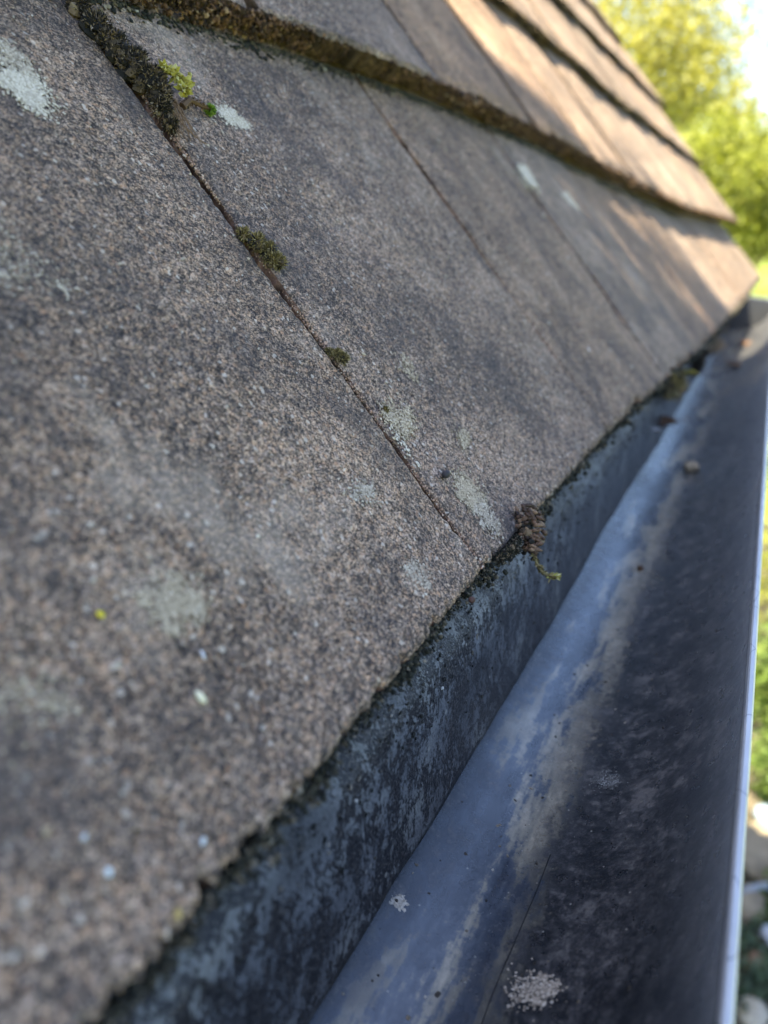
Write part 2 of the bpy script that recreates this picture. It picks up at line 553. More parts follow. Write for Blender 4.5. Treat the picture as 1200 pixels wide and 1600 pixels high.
SL, SR, VT = -.9, 2.30, 1.95
mb = MB()
wy0, wy1 = .20, 2 * VT * CT - .20
mb.add([(x, y, z) for x in (SL + .1, SR - .08) for y, z in ((wy0, 0), (wy1, 0), (wy1, EH + .02), ((wy0 + wy1) / 2, EH + VT * ST - .12), (wy0, EH + .02))],
       [np.array([(0, 1, 6, 5), (1, 2, 7, 6), (4, 0, 5, 9)])])
mb.f += [[4, 3, 2, 1, 0], [5, 6, 7, 8, 9]]; mb.mi += [0, 0]
mb.build('wall', M_WALL, house)
mb = MB(); box(mb, SL, SR - .03, .055, .075, EH - .16, EH - .012); mb.build('fascia_board', M_WOOD, house)
mb = MB(); box(mb, SL, SR - .03, .077, .21, EH - .16, EH - .145); mb.build('soffit', M_WOOD, house)
mb = MB()
S2, V2 = np.meshgrid(np.linspace(SL, SR - .02, 30), np.linspace(.03, VT, 20), indexing='ij')
top = U(S2, V2, NK(1, S2) * np.minimum(1, V2 / .2) * .5 - TT * 2.6)
idx = np.arange(600).reshape(30, 20)
q = np.stack([idx[:-1, :-1], idx[1:, :-1], idx[1:, 1:], idx[:-1, 1:]], -1).reshape(-1, 4)
mb.add(top, [q])
mb.add(top - np.array((0, -.012, .014)), [q[:, ::-1]])
roof = mb.build('roof', M_DECK, house)
mb = MB()
yr, zr = VT * CT, EH + VT * ST
box(mb, SL, SR, yr, yr + .02, zr - .06, zr)
mb.add([(x, y, z) for x in (SL, SR) for y, z in ((yr, zr + .005), (2 * yr, EH), (2 * yr, EH - .03), (yr, zr - .03))], [np.array([(0, 4, 5, 1), (3, 2, 6, 7), (0, 1, 2, 3), (4, 7, 6, 5), (1, 5, 6, 2)])])
mb.build('rear_slope', M_DECK, house)


def tile_mesh(name, w_, L, nx, ny, grain, mats, fine=True, sag=.0012):
    """one tile: sanded top with worn arrises, ragged sides, flat back. x across, y up the slope, z out of the roof"""
    u = np.linspace(0, 1, nx); vv = np.linspace(0, 1, ny)
    if fine:                                     # crowd rows towards the edges
        u = .5 - .5 * np.sign(.5 - u) * np.abs(1 - 2 * u) ** .85
        u = np.clip(u, 0, 1)
    cx, cy = w_ / nx, L / ny
    lf = smooth1(rng.normal(size=ny), max(2, int(.02 / cy))) * .0007 + smooth1(rng.normal(size=ny), max(2, int(.003 / cy))) * .0005
    rt = smooth1(rng.normal(size=ny), max(2, int(.02 / cy))) * .0007 + smooth1(rng.normal(size=ny), max(2, int(.003 / cy))) * .0005
    bt = smooth1(rng.normal(size=nx), max(2, int(.02 / cx))) * .0042 + smooth1(rng.normal(size=nx), max(2, int(.0028 / cx))) * .0015
    if fine:
        bt += rng.normal(size=nx) * .0002
        lf += rng.normal(size=ny) * .00012
    xl = np.abs(lf) * 1.0; xr = w_ - np.abs(rt) * 1.0
    xx = xl[None] + (xr - xl)[None] * u[:, None]
    yb = np.abs(bt)
    yy = yb[:, None] + (L - yb)[:, None] * vv[None]
    dx = np.minimum(xx - xl[None], xr[None] - xx); dy = yy - yb[:, None]
    z = sag * (1 - (2 * u[:, None] - 1) ** 2) - sag
    for dd, r in ((dx, .0008), (dy, .0024)):
        e = np.clip(1 - dd / r, 0, 1)
        z = z - r * (1 - np.sqrt(np.maximum(0, 1 - e * e))) * .85
    if grain:
        z = z + field(nx, ny, max(1.0, .0011 / cx)) * grain + field(nx, ny, max(1, .004 / cx)) * grain * .8 + field(nx, ny, max(2, .025 / cx)) * .0003
    b = MB()
    idx = np.arange(nx * ny).reshape(nx, ny)
    q = np.stack([idx[:-1, :-1], idx[1:, :-1], idx[1:, 1:], idx[:-1, 1:]], -1).reshape(-1, 4)
    b.add(np.stack([xx, yy, z], -1), [q], 0)
    ring = np.concatenate([idx[:, 0], idx[-1, 1:], idx[-2::-1, -1], idx[0, -2:0:-1]])
    top = np.stack([xx, yy, z], -1).reshape(-1, 3)[ring]
    nr = len(ring)
    lay = [top]
    inw = np.array((w_ / 2, L / 2, 0)) - top; inw[:, 2] = 0; inw = unit(inw)
    for d in (.0035, .008, TT - .0006):
        p = top.copy(); p[:, 2] = -d - .0 * p[:, 2]
        p += inw * (np.abs(smooth1(rng.normal(size=nr), 4)) * .0009 + (.0006 if d > .01 else 0))[:, None]
        lay.append(p)
    o = np.arange(nr)[None] + (np.arange(3) * nr)[:, None]; o2 = np.roll(o, -1, 1)
    sq = np.stack([o, o + nr, o2 + nr, o2], -1).reshape(-1, 4)
    b.add(np.concatenate(lay), [sq], 1)
    b.f.append(list(range(b.n - nr, b.n))[::-1]); b.mi.append(1)
    me = b.mesh(name, mats)
    sm = np.array(b.mi) == 0
    me.polygons.foreach_set('use_smooth', sm)
    return me


TW = .1825
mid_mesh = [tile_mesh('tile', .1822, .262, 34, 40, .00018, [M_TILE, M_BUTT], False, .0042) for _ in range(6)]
low_mesh = [tile_mesh('tile', .1822, .262, 34, 40, .00018, [M_TILE, M_TERRA], False, .0016) for _ in range(3)]


def place_tile(me, k, s0, lift=0.0, tint=(1, 1, 1), skew=0.0):
    s1 = s0 + TW
    g = float(VK(k + 1, s0 + TW / 2) - VK(k, s0 + TW / 2))
    a = U(s0 + .0003, VK(k, s0), NK(k, s0) + lift)
    b = U(s1, VK(k, s1) + skew, NK(k, s1) + lift)
    x = Vector((b - a).tolist()).normalized()
    y = Vector((0, CT, ST)) - Vector((0, -ST, CT)) * (TT / g)
    y = (y - x * y.dot(x)).normalized()
    z = x.cross(y)
    o = bpy.data.objects.new('roof_tile', me)
    mm = Matrix((x, y, z)).transposed().to_4x4(); mm.translation = Vector(a.tolist())
    o.matrix_world = mm
    o.color = (1.16 * tint[0], 1.12 * tint[1], 1.085 * tint[2], 1)
    col.objects.link(o)
    o.parent = roof
    return o


hero = {}
hero[(0, -1)] = tile_mesh('tile', .1822, .262, 250, 330, .00007, [M_TILE, M_TERRA], True, .0004)
hero[(0, 0)] = tile_mesh('tile', .1822, .262, 230, 310, .00007, [M_TILE, M_TERRA], True, .0004)
hero[(0, 1)] = tile_mesh('tile', .1822, .262, 130, 170, .00007, [M_TILE, M_TERRA], True, .0010)
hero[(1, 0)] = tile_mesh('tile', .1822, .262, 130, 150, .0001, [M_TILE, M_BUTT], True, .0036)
TINT = {(0, -1): (1, 1, 1), (0, 0): (.98, .99, 1.02), (0, 1): (1.04, 1.02, 1.0), (1, 0): (.95, .97, 1.02), (1, 1): (1.25, 1.13, 1.0), (1, 2): (1.15, 1.05, .95)}
NC = 9
for k in range(NC):
    off = TW * .5 if k % 2 else 0.0
    i0 = -4 if k < 4 else -4
    i = i0
    while True:
        s0 = i * TW + off
        if s0 + TW > SR + .02:
            break
        me = hero.get((k, i))
        if me is None:
            me = low_mesh[(i * 7) % 3] if k == 0 else mid_mesh[(i * 5 + k * 3) % 6]
        lift = LIFT.get((k, i), random.uniform(0, .0022) if i > 1 or k > 0 else 0.0)
        a = random.uniform(.88, 1.14); bq = random.uniform(-.04, .05)
        tint = TINT.get((k, i), (a * (1 + bq), a, a * (1 - bq)))
        place_tile(me, k, s0, lift, tint, random.uniform(-.004, .004) if k else 0.0)
        i += 1

# ------------------------------------------------------------------ gutter
G0, G1 = -.85, 1.47                      # ends along the eaves
GH, GZ, GR = .0205, -.020, .056          # centre of the half-round (out from the eaves, height), radius
gut = tag(empty('gutter', (0, -GH, EH + GZ - GR)), 'dark half-round plastic gutter with silty bottom below the tile edge', 'gutter')


def sweep(prof, xs, name, mat, parent, closed=True, wob=0.0):
    """sweep a closed cross-section (out, height) along the eaves"""
    prof = np.array(prof); n = len(prof); nxs = len(xs)
    wv = np.interp(xs, np.linspace(xs[0], xs[-1], 12), rng.normal(size=12)) * wob
    p = np.stack([np.repeat(np.array(xs)[:, None], n, 1), -(prof[None, :, 0] + wv[:, None]), EH + prof[None, :, 1] + .4 * wv[:, None]], -1)
    b = MB()
    i = np.arange(nxs - 1)[:, None] * n; j = np.arange(n)[None]; j2 = (j + 1) % n
    b.add(p, [np.stack([i + j, i + j2, i + n + j2, i + n + j], -1).reshape(-1, 4)])
    b.f += [list(range(n)), list(range((nxs - 1) * n, nxs * n))[::-1]]; b.mi += [0, 0]
    o = b.build(name, mat, parent, tuple(parent.location))
    o.data.polygons.foreach_set('use_smooth', [True] * len(o.data.polygons))
    return o


th = np.linspace(0, -math.pi, 49)
inner = [(GH + (GR) * math.cos(a), GZ + GR * math.sin(a)) for a in th]
outer = [(GH + (GR + .002) * math.cos(a), GZ + (GR + .002) * math.sin(a)) for a in th[::-1]]
xs = np.linspace(G0, G1, 140)
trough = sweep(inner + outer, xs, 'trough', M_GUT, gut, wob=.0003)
# the rolled front edge: a thin rim, painted pale for sky gleam, standing on the front of the trough
lx = GH + GR
rim = [(lx - .0002, GZ - .0015), (lx - .0002, GZ + .0016), (lx + .0002, GZ + .0022), (lx + .0013, GZ + .0022), (lx + .0018, GZ + .0016), (lx + .0024, GZ - .004), (lx + .0022, GZ - .0045), (lx + .0022, GZ - .0015)]
sweep(rim, xs, 'front_rim', M_LIP, gut, wob=.0004).data.polygons.foreach_set('use_smooth', [False] * 9999 if False else [False] * (len(xs) - 1) * 8 + [False] * 2)
# stop end: rounded cap closing the trough
b = MB()
prof = [(GH + (GR + .004) * math.cos(a), GZ + (GR + .004) * math.sin(a)) for a in np.linspace(0, -math.pi, 25)]
prof = [(GH + GR * .98, GZ + .006), (lx + .004, GZ + .004)] + prof[1:] + [(GH - GR, GZ + .006)]
n = len(prof)
for x in (G1 - .018, G1 - .016, G1 + .022, G1 + .028):
    sc2 = .96 if x > G1 + .025 else (1.0)
    b.add([(x, -(GH + (h - GH) * sc2), EH + GZ + (z - GZ) * sc2) for h, z in prof], [np.zeros((0, 4), int)])
for L_ in range(3):
    for j in range(n):
        j2 = (j + 1) % n
        b.f.append([L_ * n + j, L_ * n + j2, (L_ + 1) * n + j2, (L_ + 1) * n + j]); b.mi.append(0)
b.f += [list(range(n)), list(range(3 * n, 4 * n))[::-1]]; b.mi += [0, 0]
b.build('stop_end', M_BLACKPL, gut, tuple(gut.location))
for bx_ in (-.35, .62, 1.3):
    b = MB()
    pr = [(GH + r * math.cos(a), GZ + r * math.sin(a)) for r, aa in ((GR + .0025, np.linspace(.0, -math.pi, 21)), (GR + .0055, np.linspace(-math.pi, 0, 21))) for a in aa]
    pr = np.array(pr); n = len(pr)
    for x in (bx_ - .012, bx_ + .012):
        b.add([(x, -h, EH + z) for h, z in pr], [np.zeros((0, 4), int)])
    for j in range(n):
        j2 = (j + 1) % n
        b.f.append([j, j2, n + j2, n + j]); b.mi.append(0)
    for j in range(20):
        for o_ in (0, n):
            f_ = [o_ + j, o_ + j + 1, o_ + n - 2 - j, o_ + n - 1 - j]
            b.f.append(f_ if o_ else f_[::-1]); b.mi.append(0)
    box(b, bx_ - .012, bx_ + .012, -(GH - GR - .003), .0545, EH + GZ - .03, EH + GZ - .005)
    b.build('bracket', M_BLACKPL, gut, tuple(gut.location))

# eaves felt that hangs from under the tiles into the gutter
felt_o = empty('eaves_felt', (0, 0, EH - .012))
felt_o.name = 'eaves_felt'
fx = np.linspace(-.85, G1 - .03, 520)
prof = np.array([(-.046, .016), (-.030, -.004), (-.016, -.014), (-.0065, -.0165), (-.0015, -.021), (.0005, -.030), (.0022, -.042), (.0042, -.055), (.0058, -.0655)])
tt = np.linspace(0, 8, 40)
pr = np.stack([np.interp(tt, np.arange(9), prof[:, 0]), np.interp(tt, np.arange(9), prof[:, 1])], 1)
nw = len(fx)
wv = field(nw, 40, 26) * .0007 + field(nw, 40, 7) * .00025
edge = smooth1(rng.normal(size=nw), 9) * .0016 + smooth1(rng.normal(size=nw), 3) * .0003
fall = np.linspace(0, 1, 40)[None] ** 2
H_ = pr[None, :, 0] + wv * np.clip((np.arange(40)[None] - 6) / 6, 0, 1)
Z_ = pr[None, :, 1] + edge[:, None] * fall
Pf = np.stack([np.repeat(fx[:, None], 40, 1), -H_, EH + Z_], -1)
b = MB()
idx = np.arange(nw * 40).reshape(nw, 40)
q = np.stack([idx[:-1, :-1], idx[:-1, 1:], idx[1:, 1:], idx[1:, :-1]], -1).reshape(-1, 4)
b.add(Pf, [q])
Pb = Pf + np.array((0, .0009, -.0002))
b.add(Pb, [q[:, ::-1]])
e = idx[:, -1]
b.f += np.stack([e[:-1], e[:-1] + nw * 40, e[1:] + nw * 40, e[1:]], -1).tolist(); b.mi += [0] * (nw - 1)
bpy.data.objects.remove(felt_o)
tag(b.build('eaves_felt', M_FELT, None, (0, 0, EH - .012), True), 'flaking grey-blue eaves felt hanging from under the tiles into the gutter', 'felt')

b = MB()
n = 3200
fi, fj = rng.integers(250, 480, n), np.minimum(39, 12 + np.abs(rng.normal(size=n)) * 7).astype(int)
near_ = rng.uniform(size=n) < .8
fi = np.where(near_, rng.integers(150, 300, n), fi)
P = Pf[fi, fj] + np.stack([rng.uniform(-.003, .003, n), np.full(n, -.0002), rng.uniform(-.0008, .0008, n)], -1)
crumbs(b, P, (.00012 + .0006 * rng.uniform(0, 1, n) ** 3) * np.where(near_, 1, 1.6), (0, -1, .05), .7, .4, 1.5)
tag(b.build('felt_grit', island_mat('felt_grit', [(0, (.006, .006, .005)), (.5, (.025, .024, .017)), (.8, (.08, .068, .05)), (.95, (.24, .20, .15)), (1, (.5, .47, .41))])), 'dark crumbs and pale specks stuck to the felt below the tile edge', 'grit', kind='stuff')

# ------------------------------------------------------------------ lichen, moss, grit and litter on the roof
NRM = np.array((0, -ST, CT))


def blob(n):
    """points of an irregular patch: a broad heap with several smaller ones round it"""
    m_ = 7
    ang = rng.uniform(0, 2 * math.pi, m_); rr = rng.uniform(.2, 1.0, m_)
    cx_, cy_ = np.append(rr * np.cos(ang), 0), np.append(rr * np.sin(ang), 0)
    sg = np.append(rng.uniform(.08, .30, m_), .46)
    k_ = rng.choice(m_ + 1, n, p=np.append(np.full(m_, .62 / m_), .38))
    return cx_[k_] + rng.normal(size=n) * sg[k_], cy_[k_] + rng.normal(size=n) * sg[k_]


def lichen(s, v, rs, rv, n, mat, label, rot=0.0, size=(.00014, .00042), name='lichen_patch', core=.55):
    """crust of tiny flakes, dense in the middle, broken at the rim"""
    a, c_ = blob(n)
    a, c_ = a * rs, c_ * rv
    ss, vs = s + a * math.cos(rot) - c_ * math.sin(rot), v + a * math.sin(rot) + c_ * math.cos(rot)
    b = MB()
    crumbs(b, U(ss, vs, surf(ss, vs) + .00012), rng.uniform(*size, len(ss)), NRM, .38, .35, 1.5)
    org = U(s, v, float(surf(np.array([s]), np.array([v]))[0]))
    return tag(b.build(name, mat, None, tuple(org)), label, 'lichen', 'lichen patches on the roof tiles')


lichen(-.0465, .1690, .0070, .0066, 2600, LICH_WHITE, 'bright white lichen oval near the top left corner of the near tile', .25)
lichen(-.0430, .1785, .0058, .0062, 800, LICH_BEIGE, 'faint beige lichen just above the bright white oval', .25)
lichen(.0392, .1730, .0068, .0052, 1700, LICH_WHITE, 'white lichen spot beside the bright green moss sprig', .25)
lichen(.3755, .172, .0150, .0110, 1200, LICH_WHITE, 'blurred white lichen under the tile edge at the far joint', .1, (.0005, .0012))
lichen(.0105, .0520, .0088, .0062, 1300, LICH_GREY, 'grey-green lichen rosette touching the joint above the dried clump', .2)
lichen(.0195, .0220, .0090, .0072, 1600, LICH_GREY, 'large grey-green lichen rosette above the dried moss clump', .3)
lichen(.0192, .0112, .0062, .0066, 1000, LICH_BEIGE, 'beige tail of lichen running down to the eaves clump', .1)
lichen(-.1010, .0400, .0070, .0064, 1500, LICH_GREY, 'round pale lichen alone in the middle of the near tile')
lichen(-.0305, .0110, .0074, .0056, 480, LICH_BEIGE, 'faint lichen near the lower corner of the near tile')
lichen(.0350, .0680, .0056, .0050, 300, LICH_GREY, 'small pale lichen beside the second moss tuft', .2)
lichen(.0392, .0375, .0062, .0046, 340, LICH_GREY, 'small pale lichen right of the joint, between two larger rosettes', .2)
lichen(-.0290, .0385, .0070, .0046, 380, LICH_BEIGE, 'pinkish beige lichen left of the joint on the near tile')
lichen(-.085, .118, .0130, .012, 520, LICH_BEIGE, 'wide faint lichen bloom at the left edge of the near tile')
lichen(-.1345, .040, .0080, .0080, 240, LICH_GREY, 'blurred greenish lichen low at the left edge of the near tile')
lichen(.0022, .0430, .0022, .0090, 70, LICH_WHITE, 'white crumbs of lichen strung along the lower joint', .0, (.00018, .0005))
lichen(.46, .155, .012, .010, 300, LICH_WHITE, 'blurred pale spot on the third tile from the joint moss', .1, (.0006, .0012))


def cushion(name, pts, rad, nbl, mat, label, ln, wd, cat='moss', core=MOSS_DARK, group='moss in the tile joints', bl_flat=.6):
    """moss cushion: a lumpy core set with hundreds of short shoots"""
    pts = np.asarray(pts); rad = np.asarray(rad)
    org = pts[0]
    root = empty(name, tuple(org))
    b = MB()
    c_, sz = [], []
    for p, r in zip(pts, rad):
        m_ = 22
        d = rng.normal(size=(m_, 3)); d = unit(d) * rng.uniform(.1, .62, (m_, 1)) * r
        c_.append(p + d); sz.append(rng.uniform(.3, .5, m_) * r)
    crumbs(b, np.concatenate(c_), np.concatenate(sz), NRM, .8, .3)
    b.build('core', core, root, tuple(org))
    b = MB()
    B_, D_ = [], []
    for p, r in zip(pts, rad):
        d = unit(rng.normal(size=(nbl, 3)) + NRM * bl_flat + np.array((-.25, -.1, .35)))
        B_.append(p + d * r * rng.uniform(.55, .85, (nbl, 1))); D_.append(unit(d + rng.normal(size=d.shape) * .45))
    B_, D_ = np.concatenate(B_), np.concatenate(D_)
    blades(b, B_, D_, rng.uniform(.6, 1.3, len(B_)) * ln, rng.uniform(.7, 1.2, len(B_)) * wd, .35, cup=.3)
    b.build('shoots', mat, root, tuple(org))
    return tag(root, label, cat, group)


def rp(s, v, n=0.0):
    return U(s, v, float(surf(np.array([s]), np.array([v]))[0]) + n)


cushion('moss_tuft', [rp(-.0022, .1232, .0004), rp(.0000, .1195, .0012), rp(.0022, .1158, .0012), rp(.0040, .1122, .0010), rp(.0012, .1130, .0008)], [.0024, .0032, .0034, .0028, .0028], 260, MOSS_OLIVE,
        'olive moss tuft in the middle of the nearest joint', .0013, .00042)
cushion('moss_tuft', [rp(.0012, .0785, .0006), rp(.0020, .0765, .0008), rp(-.0006, .0800, .0)], [.0017, .0020, .0014], 220, MOSS_OLIVE,
        'small round moss tuft halfway down the nearest joint', .0010, .00036)
cushion('moss_tuft', [rp(.0060, .0570, .0000)], [.0008], 50, MOSS_OLIVE,
        'tiny olive moss sprig beside the grey lichen in the joint', .0014, .00036)
cushion('moss_clump', [rp(-.004, .2050, .001), rp(-.0035, .1975, .002), rp(-.0028, .1905, .0025), rp(-.0012, .184, .0025), rp(.0010, .1785, .0028), rp(.0026, .1735, .0022), rp(.0002, .1690, .0016), rp(.0055, .1800, .0022), rp(.0052, .1880, .0015), rp(.0000, .1635, .0008)],
        [.0048, .0054, .0056, .0056, .0054, .0046, .0036, .0044, .0040, .0024], 330, MOSS_DARK, 'dark crumbly moss clump packed in the joint at the top left', .0013, .0005)
# a wisp of brown roots under the clump
b = MB()
for a in range(16):
    p0 = rp(.004 + random.uniform(-.004, .006), .172 + random.uniform(-.004, .006), .002)
    p1 = rp(.002 + random.uniform(-.006, .010), .162 + random.uniform(-.006, .004), .0015)
    mid = (p0 + p1) / 2 + rng.normal(size=3) * .0022
    t_ = np.linspace(0, 1, 9)[:, None]
    tube(b, (1 - t_) ** 2 * p0 + 2 * t_ * (1 - t_) * mid + t_ ** 2 * p1, np.linspace(.00028, .00012, 9), 5)
tag(b.build('root_wisp', M_TWIG, None, tuple(rp(.003, .168, .001))), 'thin brown root wisps trailing below the dark moss clump', 'roots')
# yellow-green frond
root = empty('lichen_frond', tuple(rp(.0105, .1765, .001)))
b = MB()
cs = [rp(.0085, .1815, .0052), rp(.0112, .1800, .0060), rp(.0135, .1770, .0058), rp(.0118, .1750, .0050)]
for c_ in cs:
    d = unit(rng.normal(size=(34, 3)) + NRM * .7)
    blades(b, c_ + d * .0006, d, rng.uniform(.0016, .0032, 34), rng.uniform(.0012, .0022, 34), .6, cup=.5)
b.build('lobes', MOSS_LIME, root, tuple(root.location))
b = MB()
p0, p1 = rp(.0145, .1725, .001), rp(.0185, .1805, .0062)
t_ = np.linspace(0, 1, 10)[:, None]
tube(b, (1 - t_) ** 2 * p0 + 2 * t_ * (1 - t_) * (p1 + NRM * .001 - np.array((0.002, 0, 0))) + t_ ** 2 * p1, np.linspace(.0005, .0004, 10), 6)
d = unit(np.tile(p1 - p0, (14, 1)) + rng.normal(size=(14, 3)) * .004)
blades(b, np.tile(p1, (14, 1)), d, .0015, .0008, .5)
b.build('stalk', MOSS_LIME, root, tuple(root.location))
tag(root, 'yellow-green lobed frond growing out of the dark moss clump', 'frond')
# bright green tipped sprig
root = empty('moss_sprig', tuple(rp(.0150, .1735, .001)))
b = MB()
ctrl = np.array([rp(.0128, .1725, .0010), rp(.0160, .1742, .0028), rp(.0190, .1738, .0026), rp(.0225, .1732, .0020), rp(.0255, .1728, .0018)])
t_ = np.linspace(0, 4, 24)
path = np.stack([np.interp(t_, range(5), ctrl[:, i]) for i in range(3)], 1)
tube(b, path, np.interp(t_, [0, 1, 2, 3, 4], [.0013, .0011, .0009, .0007, .0006]), 7)
k_ = rng.integers(0, 20, 140)
blades(b, path[k_] + rng.normal(size=(140, 3)) * .0005, unit(path[k_ + 3] - path[k_] + rng.normal(size=(140, 3)) * .0012), .0012, .0006, .4)
b.build('stem', MOSS_DRY, root, tuple(root.location))
b = MB()
tip = path[-1]
d = unit(unit(path[-1] - path[-6]) * .5 + rng.normal(size=(260, 3)))
blades(b, tip + d * .0009, d, rng.uniform(.0008, .0016, 260), .0006, .4, cup=.3)
b.build('tip', MOSS_GREEN, root, tuple(root.location))
tag(root, 'brown moss sprig with a bright green tip beside the dark clump', 'moss')

# the dried clump that hangs over the tile edge
root = empty('dried_moss', tuple(U(.034, .000, .000)))
b = MB()
top_, bot_ = U(.0400, .0052, .0030), U(.0318, -.0080, .0016)
ax_ = unit(bot_ - top_); toc = unit(np.array(CAM) - (top_ + bot_) / 2); toc = unit(toc - ax_ * (toc @ ax_)); sd_ = np.cross(ax_, toc)
for row in range(11):
    t_ = row / 10
    half = .0047 * math.sqrt(max(.08, 1 - (2 * t_ - .9) ** 2 * .8))
    ctr = top_ + (bot_ - top_) * t_ + sd_ * .0006 * math.sin(row * 2.1)
    nsc = 6
    for q_ in range(nsc):
        x_ = (q_ + .5 + (.25 if row % 2 else -.25) + rng.normal() * .12) / nsc * 2 - 1
        base = ctr + sd_ * half * x_ + toc * (.0032 * math.sqrt(max(0, 1 - min(1, x_ * x_))) + rng.normal() * .0003)
        d = unit(sd_ * (-.80 + rng.normal() * .42) * (1 if (row // 2) % 2 else .8) + ax_ * (.50 + rng.normal() * .42) + toc * (.35 + rng.normal() * .28))
        if rng.uniform() < .12:
            continue
        L_ = rng.uniform(.0022, .0042)
        pts = np.stack([base + d * L_ * (a - .35) - toc * .0010 * (a - .4) ** 2 * 3 for a in np.linspace(0, 1, 7)])
        tube(b, pts, np.array([.00022, .00050, .00068, .00072, .00060, .00036, .00010]) * rng.uniform(.85, 1.15), 7)
b.build('scales', MOSS_DRY, root, tuple(root.location), True)
b = MB()
c_ = U(.0365 - .004 * rng.uniform(0, 1, 60), .001 - .008 * rng.uniform(0, 1, 60), .0016) + rng.normal(size=(60, 3)) * .0016
crumbs(b, c_, rng.uniform(.0008, .0016, 60))
b.build('core', MOSS_DARK, root, tuple(root.location))
b = MB()
ctrl = np.array([U(.0325, -.0065, .0012), U(.0300, -.0100, .0010), U(.0285, -.0140, .0012), U(.0290, -.0172, .0024), U(.0312, -.0186, .0040)])
t_ = np.linspace(0, 4, 26)
path = np.stack([np.interp(t_, range(5), ctrl[:, i]) for i in range(3)], 1)
for i in range(3):
    path[:, i] = smooth1(path[:, i], 5)
tube(b, path, np.linspace(.0005, .00022, 26), 6)
k_ = rng.integers(0, 22, 120)
blades(b, path[k_], unit(path[k_ + 3] - path[k_] + rng.normal(size=(120, 3)) * .0010), rng.uniform(.0014, .0026, 120), .0007, .4, cup=.3)
b.build('tail', MOSS_OLIVE, root, tuple(root.location))
b = MB()
d = unit(unit(path[-1] - path[-5]) + rng.normal(size=(36, 3)) * .5)
blades(b, path[-1 - (np.arange(36) % 8)], d, rng.uniform(.0014, .0028, 36), .0007, .4, cup=.3)
b.build('tail_tip', MOSS_LIME, root, tuple(root.location))
tag(root, 'brown scaly dried moss clump with a trailing tail over the tile edge', 'moss')
cushion('moss_tuft', [U(.0120, -.0010, -.0005), U(.0170, -.0018, -.0005), U(.0220, -.0020, .0002), U(.0255, -.001, .0008)], [.0022, .0028, .0028, .0020], 170, GRIT_EAVE, 'dark tuft of moss and grit left of the dried clump', .0012, .0004, group='moss along the eaves')
cushion('moss_tuft', [U(.0500, -.0010, -.0010), U(.0540, -.0020, -.0010), U(.0475, .0010, -.0005)], [.0030, .0028, .0022], 150, MOSS_DARK, 'black moss tuft right of the dried clump under the tile corner', .0014, .0005, group='moss along the eaves')


def eave_grit(s0, s1, n, smin, smax):
    s = rng.uniform(s0, s1, n)
    clump = .5 + .5 * np.sin(s * 210) * np.sin(s * 97 + 1)
    keep = rng.uniform(size=n) < .35 + .65 * clump
    s = s[keep]; n = len(s)
    v = V0(s) - np.abs(rng.normal(size=n)) * .0019 * (.4 + clump[keep]) + .0009
    h = NK(0, s) - rng.uniform(.0006, .0085, n) ** 1.0 - .0012
    return U(s, v, h), rng.uniform(smin, smax, n) * (.6 + .8 * clump[keep])


b = MB()
for a in (eave_grit(-.17, .10, 6500, .00022, .00075), eave_grit(.05, .45, 4500, .0003, .0011), eave_grit(.4, 2.25, 2600, .0006, .0026)):
    crumbs(b, a[0], a[1], jit=.4)
n = 5200
s = np.concatenate([rng.uniform(-.17, .5, 4200), rng.uniform(.5, 2.2, 1000)])
dirs = unit(rng.normal(size=(n, 3)) + np.array((0, -.8, -.3)))
big = np.where(s > .5, 2.2, 1.0)
blades(b, U(s, V0(s) - .0004, NK(0, s) - rng.uniform(.001, .007, n)), dirs, rng.uniform(.0006, .0018, n) * big, .0004 * big, .4)
tag(b.build('eaves_moss', GRIT_EAVE), 'black and olive crust of grit and moss along the lower tile edge', 'moss', kind='stuff')

# reddish grit and dirt lying in the nearest joint, and in the two after it
for js, lab, n in ((0.0006, 'reddish grit and dirt lodged in the nearest tile joint', 5200), (TW + .0006, 'thin line of dirt lodged in the second tile joint', 900), (2 * TW + .0006, 'dark dirt lodged in the third tile joint', 600)):
    b = MB()
    v = rng.uniform(.001, .2, n)
    wgt = np.clip(.45 + .7 * np.sin(v * 150 + js * 50 + 1) * np.sin(v * 61 + 2), 0, 1)
    keep = rng.uniform(size=n) < .12 + .88 * wgt
    v = v[keep]
    s = js - .0003 + rng.normal(size=len(v)) * .0003
    hh = surf(np.full(len(v), js - .004), v) - .0004 - rng.uniform(.0, .0008, len(v))
    crumbs(b, U(s, v, hh), rng.uniform(.00012, .00036, len(v)) * (.5 + .9 * wgt[keep]), jit=.4)
    tag(b.build('joint_dirt', GRIT_JOINT if js < .3 else GRIT_EAVE), lab, 'dirt', kind='stuff')

